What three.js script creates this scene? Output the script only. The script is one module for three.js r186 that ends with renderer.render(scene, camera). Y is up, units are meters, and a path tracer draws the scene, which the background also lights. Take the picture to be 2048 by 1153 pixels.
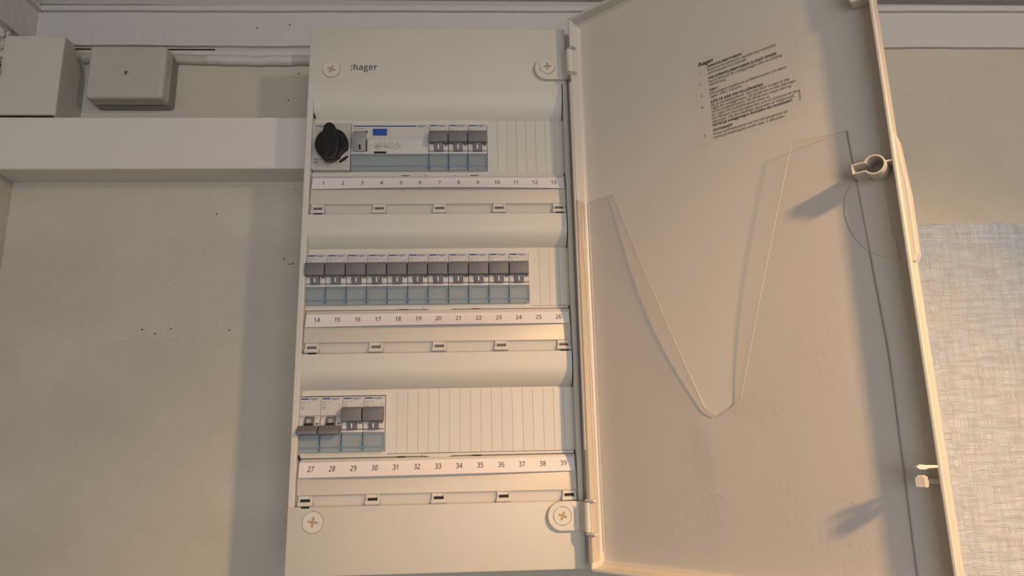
import * as THREE from 'three';
import { RoundedBoxGeometry } from 'three/addons/geometries/RoundedBoxGeometry.js';
import { mergeGeometries, toCreasedNormals } from 'three/addons/utils/BufferGeometryUtils.js';
import { RectAreaLightUniformsLib } from 'three/addons/lights/RectAreaLightUniformsLib.js';

// ---------------------------------------------------------------- camera, light, exposure
// Everything below is written in millimetres from the first breaker's top corner; V() turns that into metres above the floor.
const MM = 0.001, LIFT = 2.24;
const V = (x, y, z) => new THREE.Vector3(x * MM, y * MM + LIFT, z * MM);
const RAD = Math.PI / 180;
const scene = new THREE.Scene();
scene.background = new THREE.Color(0x20242a);
const camera = new THREE.PerspectiveCamera(2 * Math.atan(576.5 / 1365) / RAD, 2048 / 1153, 0.02, 20);
camera.rotation.order = 'YXZ';
camera.position.copy(V(151.69, -280.6, 579.29));
camera.rotation.set(12.3283 * RAD, -2.5612 * RAD, -1.1406 * RAD);
scene.add(camera);
const renderer = new THREE.WebGLRenderer({ antialias: true });
renderer.toneMapping = THREE.LinearToneMapping;
renderer.toneMappingExposure = 1.0;
renderer.shadowMap.enabled = true;
RectAreaLightUniformsLib.init();
const WARM = new THREE.Color().setRGB(1.0, 0.56, 0.22);
const BULB_TONE = new THREE.Color().setRGB(1.0, 0.76, 0.52);
const LAMP = [760, 136, 870];                       // unseen warm lamp, up to the right of the camera, lighting board and door
const BULB_POWER = 0.62, BEAM_POWER = 4.2, FILL_POWER = 2.25, BEAM_HALF_ANGLE = 31;
const BEAM_AIM = [425, -555, 0];
const FILL_WINDOW = { x: 480, y: -520, z: 2080, w: 1300, h: 1250, color: new THREE.Color().setRGB(0.95, 0.985, 1.05) };  // added window out of view, sized and placed for soft ambient fill

// ---------------------------------------------------------------- helpers
let seed = 7;
const rnd = () => { seed = (seed * 1664525 + 1013904223) >>> 0; return seed / 4294967296; };
const used = new Map();
function numbered(n) { const k = used.get(n) || 0; used.set(n, k + 1); return k ? n + '_' + String(k).padStart(3, '0') : n; }
function mm(g) { const h = g.index ? g.toNonIndexed() : g; h.scale(MM, MM, MM); return h; }
function merge(list) {
  const a = list.map((g) => { const h = g.index ? g.toNonIndexed() : g.clone(); for (const k of Object.keys(h.attributes)) if (!['position', 'normal', 'uv'].includes(k)) h.deleteAttribute(k); return h; });
  return a.length === 1 ? a[0] : mergeGeometries(a, false);
}
function mesh(name, geos, mat, parent) {               // one named mesh from millimetre geometries
  const g = merge(Array.isArray(geos) ? geos : [geos]); g.scale(MM, MM, MM);
  const m = new THREE.Mesh(g, mat); m.castShadow = m.receiveShadow = true;
  m.name = parent && parent !== scene ? name : numbered(name);
  if (parent) parent.add(m);
  return m;
}
function tag(o, label, category, group) { o.userData.label = label; o.userData.category = category; if (group) o.userData.group = group; return o; }
function struct(o, label) { o.userData.kind = 'structure'; if (label) o.userData.label = label; return o; }
function thing(name, p, label, category, group) {
  const o = new THREE.Group(); o.name = numbered(name); o.position.copy(V(...p)); scene.add(o); return tag(o, label, category, group);
}
function box(x0, x1, y0, y1, z0, z1, r = 0.4, seg = 2) {
  const w = x1 - x0, h = y1 - y0, d = z1 - z0, q = Math.min(r, w / 2.01, h / 2.01, d / 2.01);
  const g = q > 0 ? new RoundedBoxGeometry(w, h, d, seg, q) : new THREE.BoxGeometry(w, h, d);
  return g.translate((x0 + x1) / 2, (y0 + y1) / 2, (z0 + z1) / 2);
}
function flat(pts, holes = []) {
  const s = new THREE.Shape(pts.map((p) => new THREE.Vector2(p[0], p[1])));
  for (const h of holes) s.holes.push(h instanceof THREE.Path ? h : new THREE.Path(h.map((p) => new THREE.Vector2(p[0], p[1]))));
  return s;
}
function slab(shape, z0, z1, bevel = 0, seg = 2) {      // shape in the x-y plane, given depth in z
  return new THREE.ExtrudeGeometry(shape, { depth: z1 - z0 - 2 * bevel, bevelEnabled: bevel > 0, bevelThickness: bevel, bevelSize: bevel, bevelOffset: -bevel, bevelSegments: seg, curveSegments: 24 }).translate(0, 0, z0 + bevel);
}
function profile(pts, x0, x1, bevel = 0) {               // closed (z, y) outline swept along x
  const s = flat(pts.map(([z, y]) => [-z, y]));
  const g = new THREE.ExtrudeGeometry(s, { depth: x1 - x0 - 2 * bevel, bevelEnabled: bevel > 0, bevelThickness: bevel, bevelSize: bevel, bevelOffset: -bevel, bevelSegments: 2 });
  g.rotateY(Math.PI / 2).translate(x0 + bevel, 0, 0);
  return toCreasedNormals(g, 0.6);
}
const circlePath = (cx, cy, r) => { const p = new THREE.Path(); p.absarc(cx, cy, r, 0, Math.PI * 2, true); return p; };
const circle = (cx, cy, r) => { const p = new THREE.Shape(); p.absarc(cx, cy, r, 0, Math.PI * 2, false); return p; };
const cyl = (r, h, seg = 20) => new THREE.CylinderGeometry(r, r, h, seg);
function plate(w, h) { return new THREE.PlaneGeometry(w, h); }

// ---------------------------------------------------------------- procedural textures
function hash(x, y, s) { let h = (x * 374761393 + y * 668265263 + s * 974634757) | 0; h = Math.imul(h ^ (h >>> 13), 1274126177); return ((h ^ (h >>> 16)) >>> 0) / 4294967296; }
function vnoise(x, y, per, s) {                          // tileable value noise
  const xi = Math.floor(x), yi = Math.floor(y), fx = x - xi, fy = y - yi, u = fx * fx * (3 - 2 * fx), v = fy * fy * (3 - 2 * fy);
  const m = (a) => ((a % per) + per) % per;
  const a = hash(m(xi), m(yi), s), b = hash(m(xi + 1), m(yi), s), c = hash(m(xi), m(yi + 1), s), d = hash(m(xi + 1), m(yi + 1), s);
  return a + (b - a) * u + (c - a) * v + (a - b - c + d) * u * v;
}
function dataTex(n, fn, srgb = false, repeat = [1, 1]) {
  const d = new Uint8Array(n * n * 4);
  for (let j = 0; j < n; j++) for (let i = 0; i < n; i++) { const c = fn(i / n, j / n); const k = (j * n + i) * 4; for (let q = 0; q < 3; q++) d[k + q] = Math.max(0, Math.min(255, Math.round(255 * (Array.isArray(c) ? c[q] : c)))); d[k + 3] = 255; }
  const t = new THREE.DataTexture(d, n, n); t.wrapS = t.wrapT = THREE.RepeatWrapping; t.magFilter = THREE.LinearFilter; t.minFilter = THREE.LinearMipmapLinearFilter; t.generateMipmaps = true;
  if (srgb) t.colorSpace = THREE.SRGBColorSpace; t.repeat.set(...repeat); t.needsUpdate = true; return t;
}
const fbm = (u, v, f, s, o = 4) => { let a = 0, w = 0.5, t = 0; for (let i = 0; i < o; i++) { a += w * vnoise(u * f, v * f, f, s + i); t += w; w *= 0.55; f *= 2; } return a / t; };
const wallBump = dataTex(512, (u, v) => 0.45 * fbm(u, v, 6, 11, 4) + 0.3 * vnoise(u * 150, v * 90, 1e6, 3) * vnoise(u * 40, v * 40, 40, 5) + 0.25 * (0.5 + 0.5 * Math.sin(v * Math.PI * 2 * 96 + 2 * vnoise(u * 12, v * 12, 12, 8))));
const wallTint = dataTex(512, (u, v) => { const k = 0.93 + 0.09 * fbm(u, v, 4, 21, 4) - 0.02 * vnoise(u * 120, v * 120, 120, 2); return [k, k * 0.998, k * 0.985]; }, true);
const paintBump = dataTex(256, (u, v) => 0.7 * fbm(u, v, 5, 31, 4) + 0.3 * vnoise(u * 60, v * 60, 60, 4));
const grainBump = dataTex(256, (u, v) => fbm(u, v, 48, 41, 2));
const filmBump = dataTex(512, (u, v) => { const m = Math.max(0, Math.min(1, (vnoise(u * 4, v * 4, 4, 61) - 0.25) * 2)); return 0.5 * vnoise(u * 5, v * 5, 5, 51) + m * 0.35 * fbm(u, v, 56, 52, 2); });
function threads(u, v, s) { const a = 0.5 + 0.5 * Math.sin((u * 90 + 1.5 * vnoise(u * 8, v * 24, 24, s)) * Math.PI * 2), b = 0.5 + 0.5 * Math.sin((v * 90 + 1.5 * vnoise(u * 24, v * 8, 24, s + 1)) * Math.PI * 2); return [a, b]; }
const weaveBump = dataTex(1024, (u, v) => { const [a, b] = threads(u, v, 71); return 0.35 * Math.max(a * (0.4 + vnoise(u * 90, v * 12, 1080, 73)), b * (0.4 + vnoise(u * 12, v * 90, 1080, 74))) + 0.3 * vnoise(u * 7, v * 60, 420, 77) + 0.2 * vnoise(u * 60, v * 7, 420, 78); });
const weaveTint = dataTex(1024, (u, v) => { const [a, b] = threads(u, v, 71); const k = 0.90 + 0.05 * Math.max(a, b) + 0.06 * vnoise(u * 7, v * 70, 490, 79) + 0.04 * vnoise(u * 60, v * 6, 360, 80) - 0.04; const w = vnoise(u * 9, v * 9, 9, 83) - 0.5; return [k + 0.03 * w, k, k - 0.03 * w]; }, true);

// ---------------------------------------------------------------- materials
const std = (rgb, rough, extra = {}) => new THREE.MeshStandardMaterial({ color: new THREE.Color().setRGB(...rgb), roughness: rough, ...extra });
const phys = (rgb, rough, extra = {}) => new THREE.MeshPhysicalMaterial({ color: new THREE.Color().setRGB(...rgb), roughness: rough, ...extra });
const PLASTIC = [0.60, 0.576, 0.515];
const M = {
  cream: phys(PLASTIC, 0.42, { bumpMap: grainBump, bumpScale: 0.00002 }),
  creamDoor: phys([0.595, 0.56, 0.505], 0.30),
  creamDark: std([0.56, 0.52, 0.45], 0.5),
  flap: phys([0.58, 0.54, 0.475], 0.4),
  clear: phys([0.975, 0.968, 0.975], 0.04, { transmission: 1, thickness: 0, ior: 1.27, bumpMap: filmBump, bumpScale: 0.0012 }),
  rail: phys([0.97, 0.96, 0.94], 0.35, { transmission: 0.8, thickness: 0, ior: 1.3 }),
  seam: std([0.36, 0.335, 0.31], 0.35),
  filmEdge: phys([0.75, 0.70, 0.63], 0.2, { transmission: 0.35, thickness: 0 }),
  groove: std([0.26, 0.235, 0.19], 0.6),
  slit: std([0.10, 0.08, 0.065], 0.7),
  tan: std([0.40, 0.30, 0.17], 0.6),
  dark: std([0.012, 0.011, 0.010], 0.8),
  inside: std([0.06, 0.055, 0.05], 0.8),
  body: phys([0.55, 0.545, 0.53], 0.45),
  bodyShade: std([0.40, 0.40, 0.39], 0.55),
  lever: phys([0.15, 0.147, 0.155], 0.55),
  leverGrey: phys([0.25, 0.247, 0.255], 0.45),
  white: std([0.78, 0.78, 0.78], 0.5),
  blue: phys([0.02, 0.075, 0.33], 0.35),
  black: phys([0.006, 0.006, 0.0065], 0.38),
  switchFace: phys([0.47, 0.455, 0.43], 0.45),
  tint: phys([0.76, 0.81, 0.83], 0.12, { transmission: 0.8, thickness: 0, ior: 1.49 }),
  tintEdge: phys([0.42, 0.54, 0.63], 0.15, { transmission: 0.6, thickness: 0, ior: 1.49 }),
  tintDeep: phys([0.12, 0.22, 0.32], 0.2),
  wall: std([0.555, 0.518, 0.45], 0.75, { map: wallTint, bumpMap: wallBump, bumpScale: 0.0005 }),
  thread: std([0.86, 0.83, 0.82], 0.6),
  farWall: std([0.45, 0.43, 0.42], 0.85),
  patch: std([0.56, 0.525, 0.46], 0.75, { map: wallTint, bumpMap: wallBump, bumpScale: 0.0005 }),
  frieze: std([0.56, 0.545, 0.54], 0.6, { bumpMap: paintBump, bumpScale: 0.0012 }),
  ceiling: std([0.48, 0.46, 0.44], 0.8, { bumpMap: paintBump, bumpScale: 0.0008 }),
  trunk: std([0.68, 0.65, 0.60], 0.55, { bumpMap: paintBump, bumpScale: 0.0004 }),
  boxing: std([0.57, 0.55, 0.495], 0.6, { bumpMap: paintBump, bumpScale: 0.0004 }),
  painted: std([0.46, 0.44, 0.39], 0.5, { bumpMap: paintBump, bumpScale: 0.0012 }),
  pipeWhite: std([0.56, 0.54, 0.525], 0.5, { bumpMap: paintBump, bumpScale: 0.001 }),
  plaster: std([0.62, 0.60, 0.57], 0.9),
  canvasCloth: phys([0.65, 0.70, 0.76], 0.45, { map: weaveTint, bumpMap: weaveBump, bumpScale: 0.0018 }),
  floor: std([0.27, 0.21, 0.15], 0.6),
  metal: std([0.6, 0.6, 0.58], 0.35, { metalness: 1 }),
  paper: std([0.74, 0.70, 0.71], 0.7),
};
function canvasMat(w, h, draw, rough, extra = {}) {
  const c = document.createElement('canvas'); c.width = w; c.height = h; const x = c.getContext('2d'); draw(x, w, h);
  const t = new THREE.CanvasTexture(c); t.colorSpace = THREE.SRGBColorSpace; t.anisotropy = 8; t.magFilter = THREE.LinearFilter;
  return new THREE.MeshStandardMaterial({ map: t, roughness: rough, ...extra });
}

// ---------------------------------------------------------------- the room
const WALL = -75, LEFT = -309, CEIL = 178;
const uvm = (g, k) => { const p = g.attributes.position, n = g.attributes.normal, uv = g.attributes.uv; for (let i = 0; i < p.count; i++) { const a = Math.abs(n.getX(i)), b = Math.abs(n.getY(i)); uv.setXY(i, (a > 0.6 ? p.getZ(i) : p.getX(i)) * k, (b > 0.6 ? p.getZ(i) : p.getY(i)) * k); } return g; };
function room(name, x0, x1, y0, y1, z0, z1, mat, k = 1 / 260, r = 0) {
  const m = mesh(name, uvm(box(x0, x1, y0, y1, z0, z1, r), k), mat, scene);
  m.position.set(0, LIFT, 0); return struct(m);
}
const wallBack = room('wall_back', LEFT - 100, 2100, -2240, CEIL + 100, WALL - 100, WALL, M.wall);
const wallLeft = room('wall_left', LEFT - 100, LEFT, -2240, CEIL + 100, WALL, 2200, M.wall);
room('wall_right', 2000, 2100, -2240, CEIL + 100, WALL, 2200, M.farWall);
room('floor', LEFT - 100, 2100, -2340, -2240, WALL - 100, 2300, M.floor);
room('ceiling', LEFT - 100, 2100, CEIL, CEIL + 100, WALL - 100, 2300, M.ceiling);
{ // front wall, with an added window behind the camera giving ambient fill
  const W = FILL_WINDOW, a = W.x - W.w / 2, b = W.x + W.w / 2, c = W.y - W.h / 2, d = W.y + W.h / 2;
  const m = mesh('wall_front', uvm(slab(flat([[LEFT - 100, -2240], [2100, -2240], [2100, CEIL + 100], [LEFT - 100, CEIL + 100]], [[[a, c], [a, d], [b, d], [b, c]]]), 2200, 2300), 1 / 260), M.farWall, scene);
  m.position.y = LIFT; struct(m);
  const w = new THREE.Group(); w.name = 'fill_window_1'; w.position.copy(V(W.x, W.y, 2200)); scene.add(w); struct(w);
  const f = [box(-W.w / 2, W.w / 2, -W.h / 2, -W.h / 2 + 50, -10, 60), box(-W.w / 2, W.w / 2, W.h / 2 - 50, W.h / 2, -10, 60), box(-W.w / 2, -W.w / 2 + 50, -W.h / 2, W.h / 2, -10, 60), box(W.w / 2 - 50, W.w / 2, -W.h / 2, W.h / 2, -10, 60), box(-25, 25, -W.h / 2, W.h / 2, -10, 60)];
  mesh('fill_window_frame', f, M.frieze, w);
  const glow = std([0.8, 0.8, 0.8], 0.9, { emissive: W.color, emissiveIntensity: 0.5 });
  mesh('fill_window_blind', box(-W.w / 2 + 20, W.w / 2 - 20, -W.h / 2 + 20, W.h / 2 - 20, -60, -40, 0), glow, w);
  const l = new THREE.RectAreaLight(W.color, FILL_POWER, W.w * MM, W.h * MM); l.position.copy(V(W.x, W.y, W.z)); l.lookAt(V(W.x, W.y, 0)); scene.add(l);
}
{ // unseen ceiling lamp, out of view, placed to light the board and door warmly
  const t = thing('unseen_ceiling_lamp', [LAMP[0], CEIL, LAMP[2]], 'unseen small ceiling lamp with a warm globe, placed to light the board and door', 'lamp');
  mesh('base', cyl(34, 8, 28).translate(0, -4, 0), M.white, t);
  mesh('bulb', new THREE.SphereGeometry(24, 24, 16).translate(0, LAMP[1] - CEIL, 0), std([0.8, 0.7, 0.6], 0.5, { emissive: BULB_TONE, emissiveIntensity: 3 }), t);
  const p = new THREE.PointLight(BULB_TONE, BULB_POWER, 0, 2); p.position.copy(V(...LAMP)); p.castShadow = true; p.shadow.radius = 1.6; scene.add(p);
  const s = new THREE.SpotLight(WARM, BEAM_POWER, 0, BEAM_HALF_ANGLE * RAD, 1, 2); s.position.copy(V(...LAMP)); s.castShadow = true; s.shadow.radius = 1.6; s.target.position.copy(V(...BEAM_AIM)); scene.add(s); scene.add(s.target);
}
{ // frieze boards, beads and the strip of wall under them
  const tilt = (m) => { m.position.copy(V(LEFT, 0, 0)); m.rotation.z = 0.0028; return m; };
  const lump = (x) => 0.8 * Math.sin(x * 0.021) + 0.5 * Math.sin(x * 0.067 + 1) + 0.3 * Math.sin(x * 0.19);
  const strip = (y0, y1, z0, z1, x0, x1, rag) => {         // board with a slightly ragged lower edge
    const pts = []; const n = Math.round((x1 - x0) / 12);
    for (let i = 0; i <= n; i++) { const x = x0 + (x1 - x0) * i / n; pts.push([x, y0 + rag * lump(x)]); }
    pts.push([x1, y1], [x0, y1]); return slab(flat(pts), z0, z1, 0.5);
  };
  const fb = tilt(mesh('trim_1', uvm(strip(122.4, 166, WALL - 2, WALL + 4.5, -4, 2290, 0.45), 1 / 220), M.frieze, scene)); struct(fb, 'white painted frieze board under the ceiling');
  const bead = tilt(mesh('trim_2', uvm(strip(159.4, 165.4, WALL, WALL + 9, -4, 2290, 0.25), 1 / 150), M.frieze, scene)); bead.rotation.z = 0.0075; struct(bead, 'thin white bead along the top of the frieze');
  const fl = mesh('trim_3', uvm(box(LEFT - 2, LEFT + 4.5, 118.5, 166, WALL, 2190, 0.6), 1 / 220), M.frieze, scene); fl.position.y = LIFT; struct(fl, 'white painted frieze board on the side wall');
  const bl = mesh('trim_4', uvm(box(LEFT, LEFT + 9, 159, 165.2, WALL, 2190, 1.2), 1 / 150), M.frieze, scene); bl.position.y = LIFT; struct(bl);
  const up = tilt(mesh('trim_5', uvm(strip(170.5, 186, WALL, WALL + 3, 0, 2290, 0.5), 1 / 200), M.ceiling, scene)); struct(up);
  const gp = mesh('trim_6', box(-306, -124, 119.7, 121.2, WALL - 1, WALL + 0.5, 0.2), M.dark, scene); gp.position.y = LIFT; struct(gp, 'dark open crack under the frieze board');
  const wp = mesh('trim_7', uvm(slab(flat([[-170, 111], [-166, 118.5], [-120, 119], [-60, 119.3], [-3, 120.4], [-3, 110], [-90, 110]]), WALL - 0.5, WALL + 0.8, 0.3), 1 / 150), M.frieze, scene); wp.position.y = LIFT; struct(wp, 'strip of paler paint between frieze and pipe');
}
{ // papered-over rectangle, nail holes and flaking plaster
  const rag = []; const edge = (x0, y0, x1, y1, n) => { for (let i = 0; i < n; i++) { const t = i / n; rag.push([x0 + (x1 - x0) * t + (rnd() - 0.5) * 0.6, y0 + (y1 - y0) * t + (rnd() - 0.5) * 0.6]); } };
  edge(-200.4, -185, -26, -183.6, 34); edge(-26, -183.6, -26, -39, 16); edge(-26, -39, -203.5, -39, 20); edge(-203.5, -39, -200.4, -185, 26);
  const p = mesh('wallpaper_patch', uvm(slab(flat(rag), -0.3, 0.35, 0.15, 1), 1 / 260), M.patch, wallBack); p.position.set(0, 0, WALL * MM);
  const H = [[-45.9, 98.2], [-36.9, 93.1], [-42.6, 82.2], [-36, 73.2], [-45.7, 63], [-40.6, 53], [-109.3, -59.8], [-111.9, -71.1], [-117.4, -55.6], [-118.4, -100.1], [-115.3, -90], [-41.6, -106.3], [-36, -111.4], [-32.7, -110.9], [-43.1, -96.7], [-143.5, -130.3], [-170.5, -174.3], [-167.9, -177.7], [-158.5, -178.3], [-153, -178.3], [-144.1, -173.7], [-140.3, -168.9], [-193.7, -160.5], [-122.4, -182.6], [-89.3, -175.8], [-100.8, -172.3], [-62.8, -179.5], [-74.2, -185.2], [-129.8, -183], [-34.4, -34.5], [-31.7, -38.8], [-34, -33], [-160, -28], [-110, -26.6]];
  const deep = new Set([1, 4, 6, 11, 12, 13, 18, 24, 20, 16]);
  const big = slab(flat([[0.9, 0.1], [0.3, 0.7], [-0.7, 0.5], [-0.9, -0.3], [-0.1, -0.7], [0.7, -0.5]]), -0.5, 0.42), small = slab(flat([[0.6, 0], [0.1, 0.4], [-0.5, 0.3], [-0.4, -0.3], [0.3, -0.4]]), -0.5, 0.42);
  big.scale(MM, MM, MM); small.scale(MM, MM, MM);
  const holeDark = std([0.03, 0.028, 0.025], 0.9), holePale = std([0.2, 0.185, 0.16], 0.9);
  H.forEach(([x, y], i) => { const m = new THREE.Mesh(deep.has(i) ? big : small, deep.has(i) ? holeDark : holePale); m.name = 'nail_hole'; m.position.set(x * MM, y * MM, WALL * MM); m.rotation.z = rnd() * 6; m.castShadow = m.receiveShadow = true; wallBack.add(m); });
  for (const [x, y] of [[-80.7, 143], [-47.3, 147]]) { const m = new THREE.Mesh(big, holeDark); m.name = 'nail_hole'; m.position.set(x * MM, y * MM, (WALL + 4.4) * MM); wallBack.add(m); }
  const fl = [];
  for (let i = 0; i < 70; i++) {
    const r = 1.6 + rnd() * 3.6, n = 5 + Math.floor(rnd() * 3), pts = []; for (let k = 0; k < n; k++) { const a = k / n * 6.283; pts.push([Math.cos(a) * r * (0.5 + rnd() * 0.6), Math.sin(a) * r * (0.6 + rnd() * 0.8)]); }
    const g = slab(flat(pts), 0, 0.6 + rnd() * 1.6); g.rotateX((rnd() - 0.5) * 0.5); g.rotateY(Math.PI / 2 + (rnd() - 0.5) * 0.7); g.translate(LEFT + 0.2, 55 + rnd() * 60, -44 + rnd() * 46); fl.push(g);
  }
  const f = mesh('flaking_plaster', fl, M.plaster, wallLeft); f.userData.kind = 'stuff'; f.userData.label = 'torn flaking white plaster';
  const gap = []; for (let i = 0; i < 16; i++) { const y = 56 + rnd() * 58, z = -42 + rnd() * 40, g = slab(flat([[-2.4, -0.5], [0.5, -1.2 - rnd()], [2.5, 0.4], [0.2, 1.1], [-1.4, 0.6]]), -0.2, 0.35); g.rotateZ(rnd() * 3); g.rotateY(Math.PI / 2); g.translate(LEFT, y, z); gap.push(g); }
  const d = mesh('plaster_hole', gap, M.dark, wallLeft); d.userData.kind = 'stuff';
}
{ // white woven canvas on the wall to the right of the door
  const pts = [[470, -900], [1150, -900]]; const n = 60;
  for (let i = n; i >= 0; i--) { const x = 470 + 680 * i / n; pts.push([x, -76 + 1.6 * Math.sin(x * 0.021) + 0.8 * Math.sin(x * 0.13) + (rnd() - 0.5) * 0.7]); }
  const g = uvm(slab(flat(pts), 0, 1.4, 0.4), 1 / 150);
  const c = thing('canvas_covering', [0, 0, WALL + 0.3], 'off-white coarsely woven canvas on the wall behind the open door', 'canvas');
  mesh('cloth', g, M.canvasCloth, c);
  const loose = [];
  const thread = (p, r) => loose.push(new THREE.TubeGeometry(new THREE.CatmullRomCurve3(p.map((q) => new THREE.Vector3(...q))), 24, r, 5));
  for (let i = 0; i < 7; i++) { const y = -73.8 - i * 3.4 - rnd() * 2, x0 = 560 + rnd() * 90, L = 40 + rnd() * 80; thread([0, 0.33, 0.66, 1].map((t) => [x0 + L * t, y + (rnd() - 0.5) * 1.2, 1.5]), 0.22); }
  for (let i = 0; i < 5; i++) { const x = 618 + i * 19 + rnd() * 9; thread([[x - 2 - rnd() * 3, -73 - rnd() * 2, 1.2], [x, -76.5, 1.5], [x + 0.8, -82, 1.5], [x + (rnd() - 0.5) * 2, -92 - rnd() * 6, 1.4]], 0.24); }
  const th = mesh('loose_threads', loose, M.thread, c); th.userData.kind = 'stuff';
}

// ---------------------------------------------------------------- boxes and trunking on the left
{
  const t = thing('cable_trunking', [-157, 0, WALL], 'long cream cable trunking running level along the wall into the distribution board', 'trunking');
  mesh('base', uvm(box(-152, 152, -25.3, 26.2, 0, 26, 0.8), 1 / 200), M.trunk, t);
  mesh('lid', uvm(box(-152, 152, -26.2, 26.9, 24, 35.5, 1.6, 3), 1 / 200), M.trunk, t);
  const c = thing('corner_box', [-279.5, 26.9, WALL], 'tall plain cream box in the wall corner standing on the cable trunking', 'box');
  const side = flat([[0, 0], [39.5, 0], [39.5, 83], [22, 83.5], [22, 84.5], [22, 74], [12, 68], [0, 56]].map(([z, y]) => [z, y]));
  const g = new THREE.ExtrudeGeometry(side, { depth: 3, bevelEnabled: false }); g.rotateY(-Math.PI / 2).translate(27.3, 0, 0);
  mesh('side_panel', g, M.boxing, c);
  mesh('front_panel', uvm(box(-29, 27.6, 0.25, 83.2, 37, 40.2, 0.8), 1 / 160), M.boxing, c);
  mesh('top_panel', box(-29, 26, 81, 83, 22, 38, 0.4), M.boxing, c);
  const j = thing('junction_box', [-197.4, 51, WALL], 'painted-over cream junction box with one screw, beside the pipe under the frieze', 'junction box');
  const sh = new THREE.Shape(); const w = 37.5, h = 57, r = 5;
  sh.moveTo(-w + r, 0); sh.lineTo(w - r, 0); sh.quadraticCurveTo(w, 0, w, r); sh.lineTo(w, h - r); sh.quadraticCurveTo(w, h, w - r, h); sh.lineTo(-w + r, h); sh.quadraticCurveTo(-w, h, -w, h - r); sh.lineTo(-w, r); sh.quadraticCurveTo(-w, 0, -w + r, 0);
  mesh('base', slab(sh, 0, 14, 1), M.painted, j).scale.set(1.006, 1, 1);
  mesh('lid', uvm(new THREE.ExtrudeGeometry(sh, { depth: 12, bevelEnabled: true, bevelThickness: 4, bevelSize: 3.6, bevelOffset: -3.6, bevelSegments: 5 }).translate(0, 0, 12), 1 / 120), M.painted, j);
  const sc = mesh('screw', new THREE.LatheGeometry([[0, 0.9], [1.6, 0.8], [2.3, 0.3], [2.4, 0]].map((p) => new THREE.Vector2(...p)), 18).rotateX(Math.PI / 2).translate(1, 26.5, 27.9), std([0.34, 0.34, 0.33], 0.4, { metalness: 0.6 }), j);
  mesh('slot', box(-0.3, 0.3, -1.8, 1.8, 0, 0.3, 0).rotateZ(0.6).translate(1, 26.5, 28.7), M.dark, sc);
  const drip = new THREE.TubeGeometry(new THREE.CatmullRomCurve3([[37.6, 50, 21], [38.4, 42, 20], [37.9, 36, 22], [37.7, 30, 20.5]].map((p) => new THREE.Vector3(...p))), 18, 0.9, 6);
  mesh('paint_drip', drip, M.painted, j);
  const pp = thing('painted_pipe', [-130, 107, WALL], 'old pipe under the frieze, painted white in the middle and beige at both ends', 'pipe');
  const seg = (x0, x1, mat, r0) => { const pts = []; for (let i = 0; i <= 14; i++) { const x = x0 + (x1 - x0) * i / 14; pts.push(new THREE.Vector3(x, 0.0 - 1.1 * Math.sin((x + 10) * 0.024) + 0.3 * Math.sin(x * 0.21), 3.6 + 0.4 * Math.sin(x * 0.1))); } mesh('pipe_length', new THREE.TubeGeometry(new THREE.CatmullRomCurve3(pts), 50, r0, 18), mat, pp); };
  seg(-124, 2, M.painted, 5.0); seg(2, 88, M.pipeWhite, 5.15); seg(88, 130, M.painted, 5.0);
}

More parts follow.
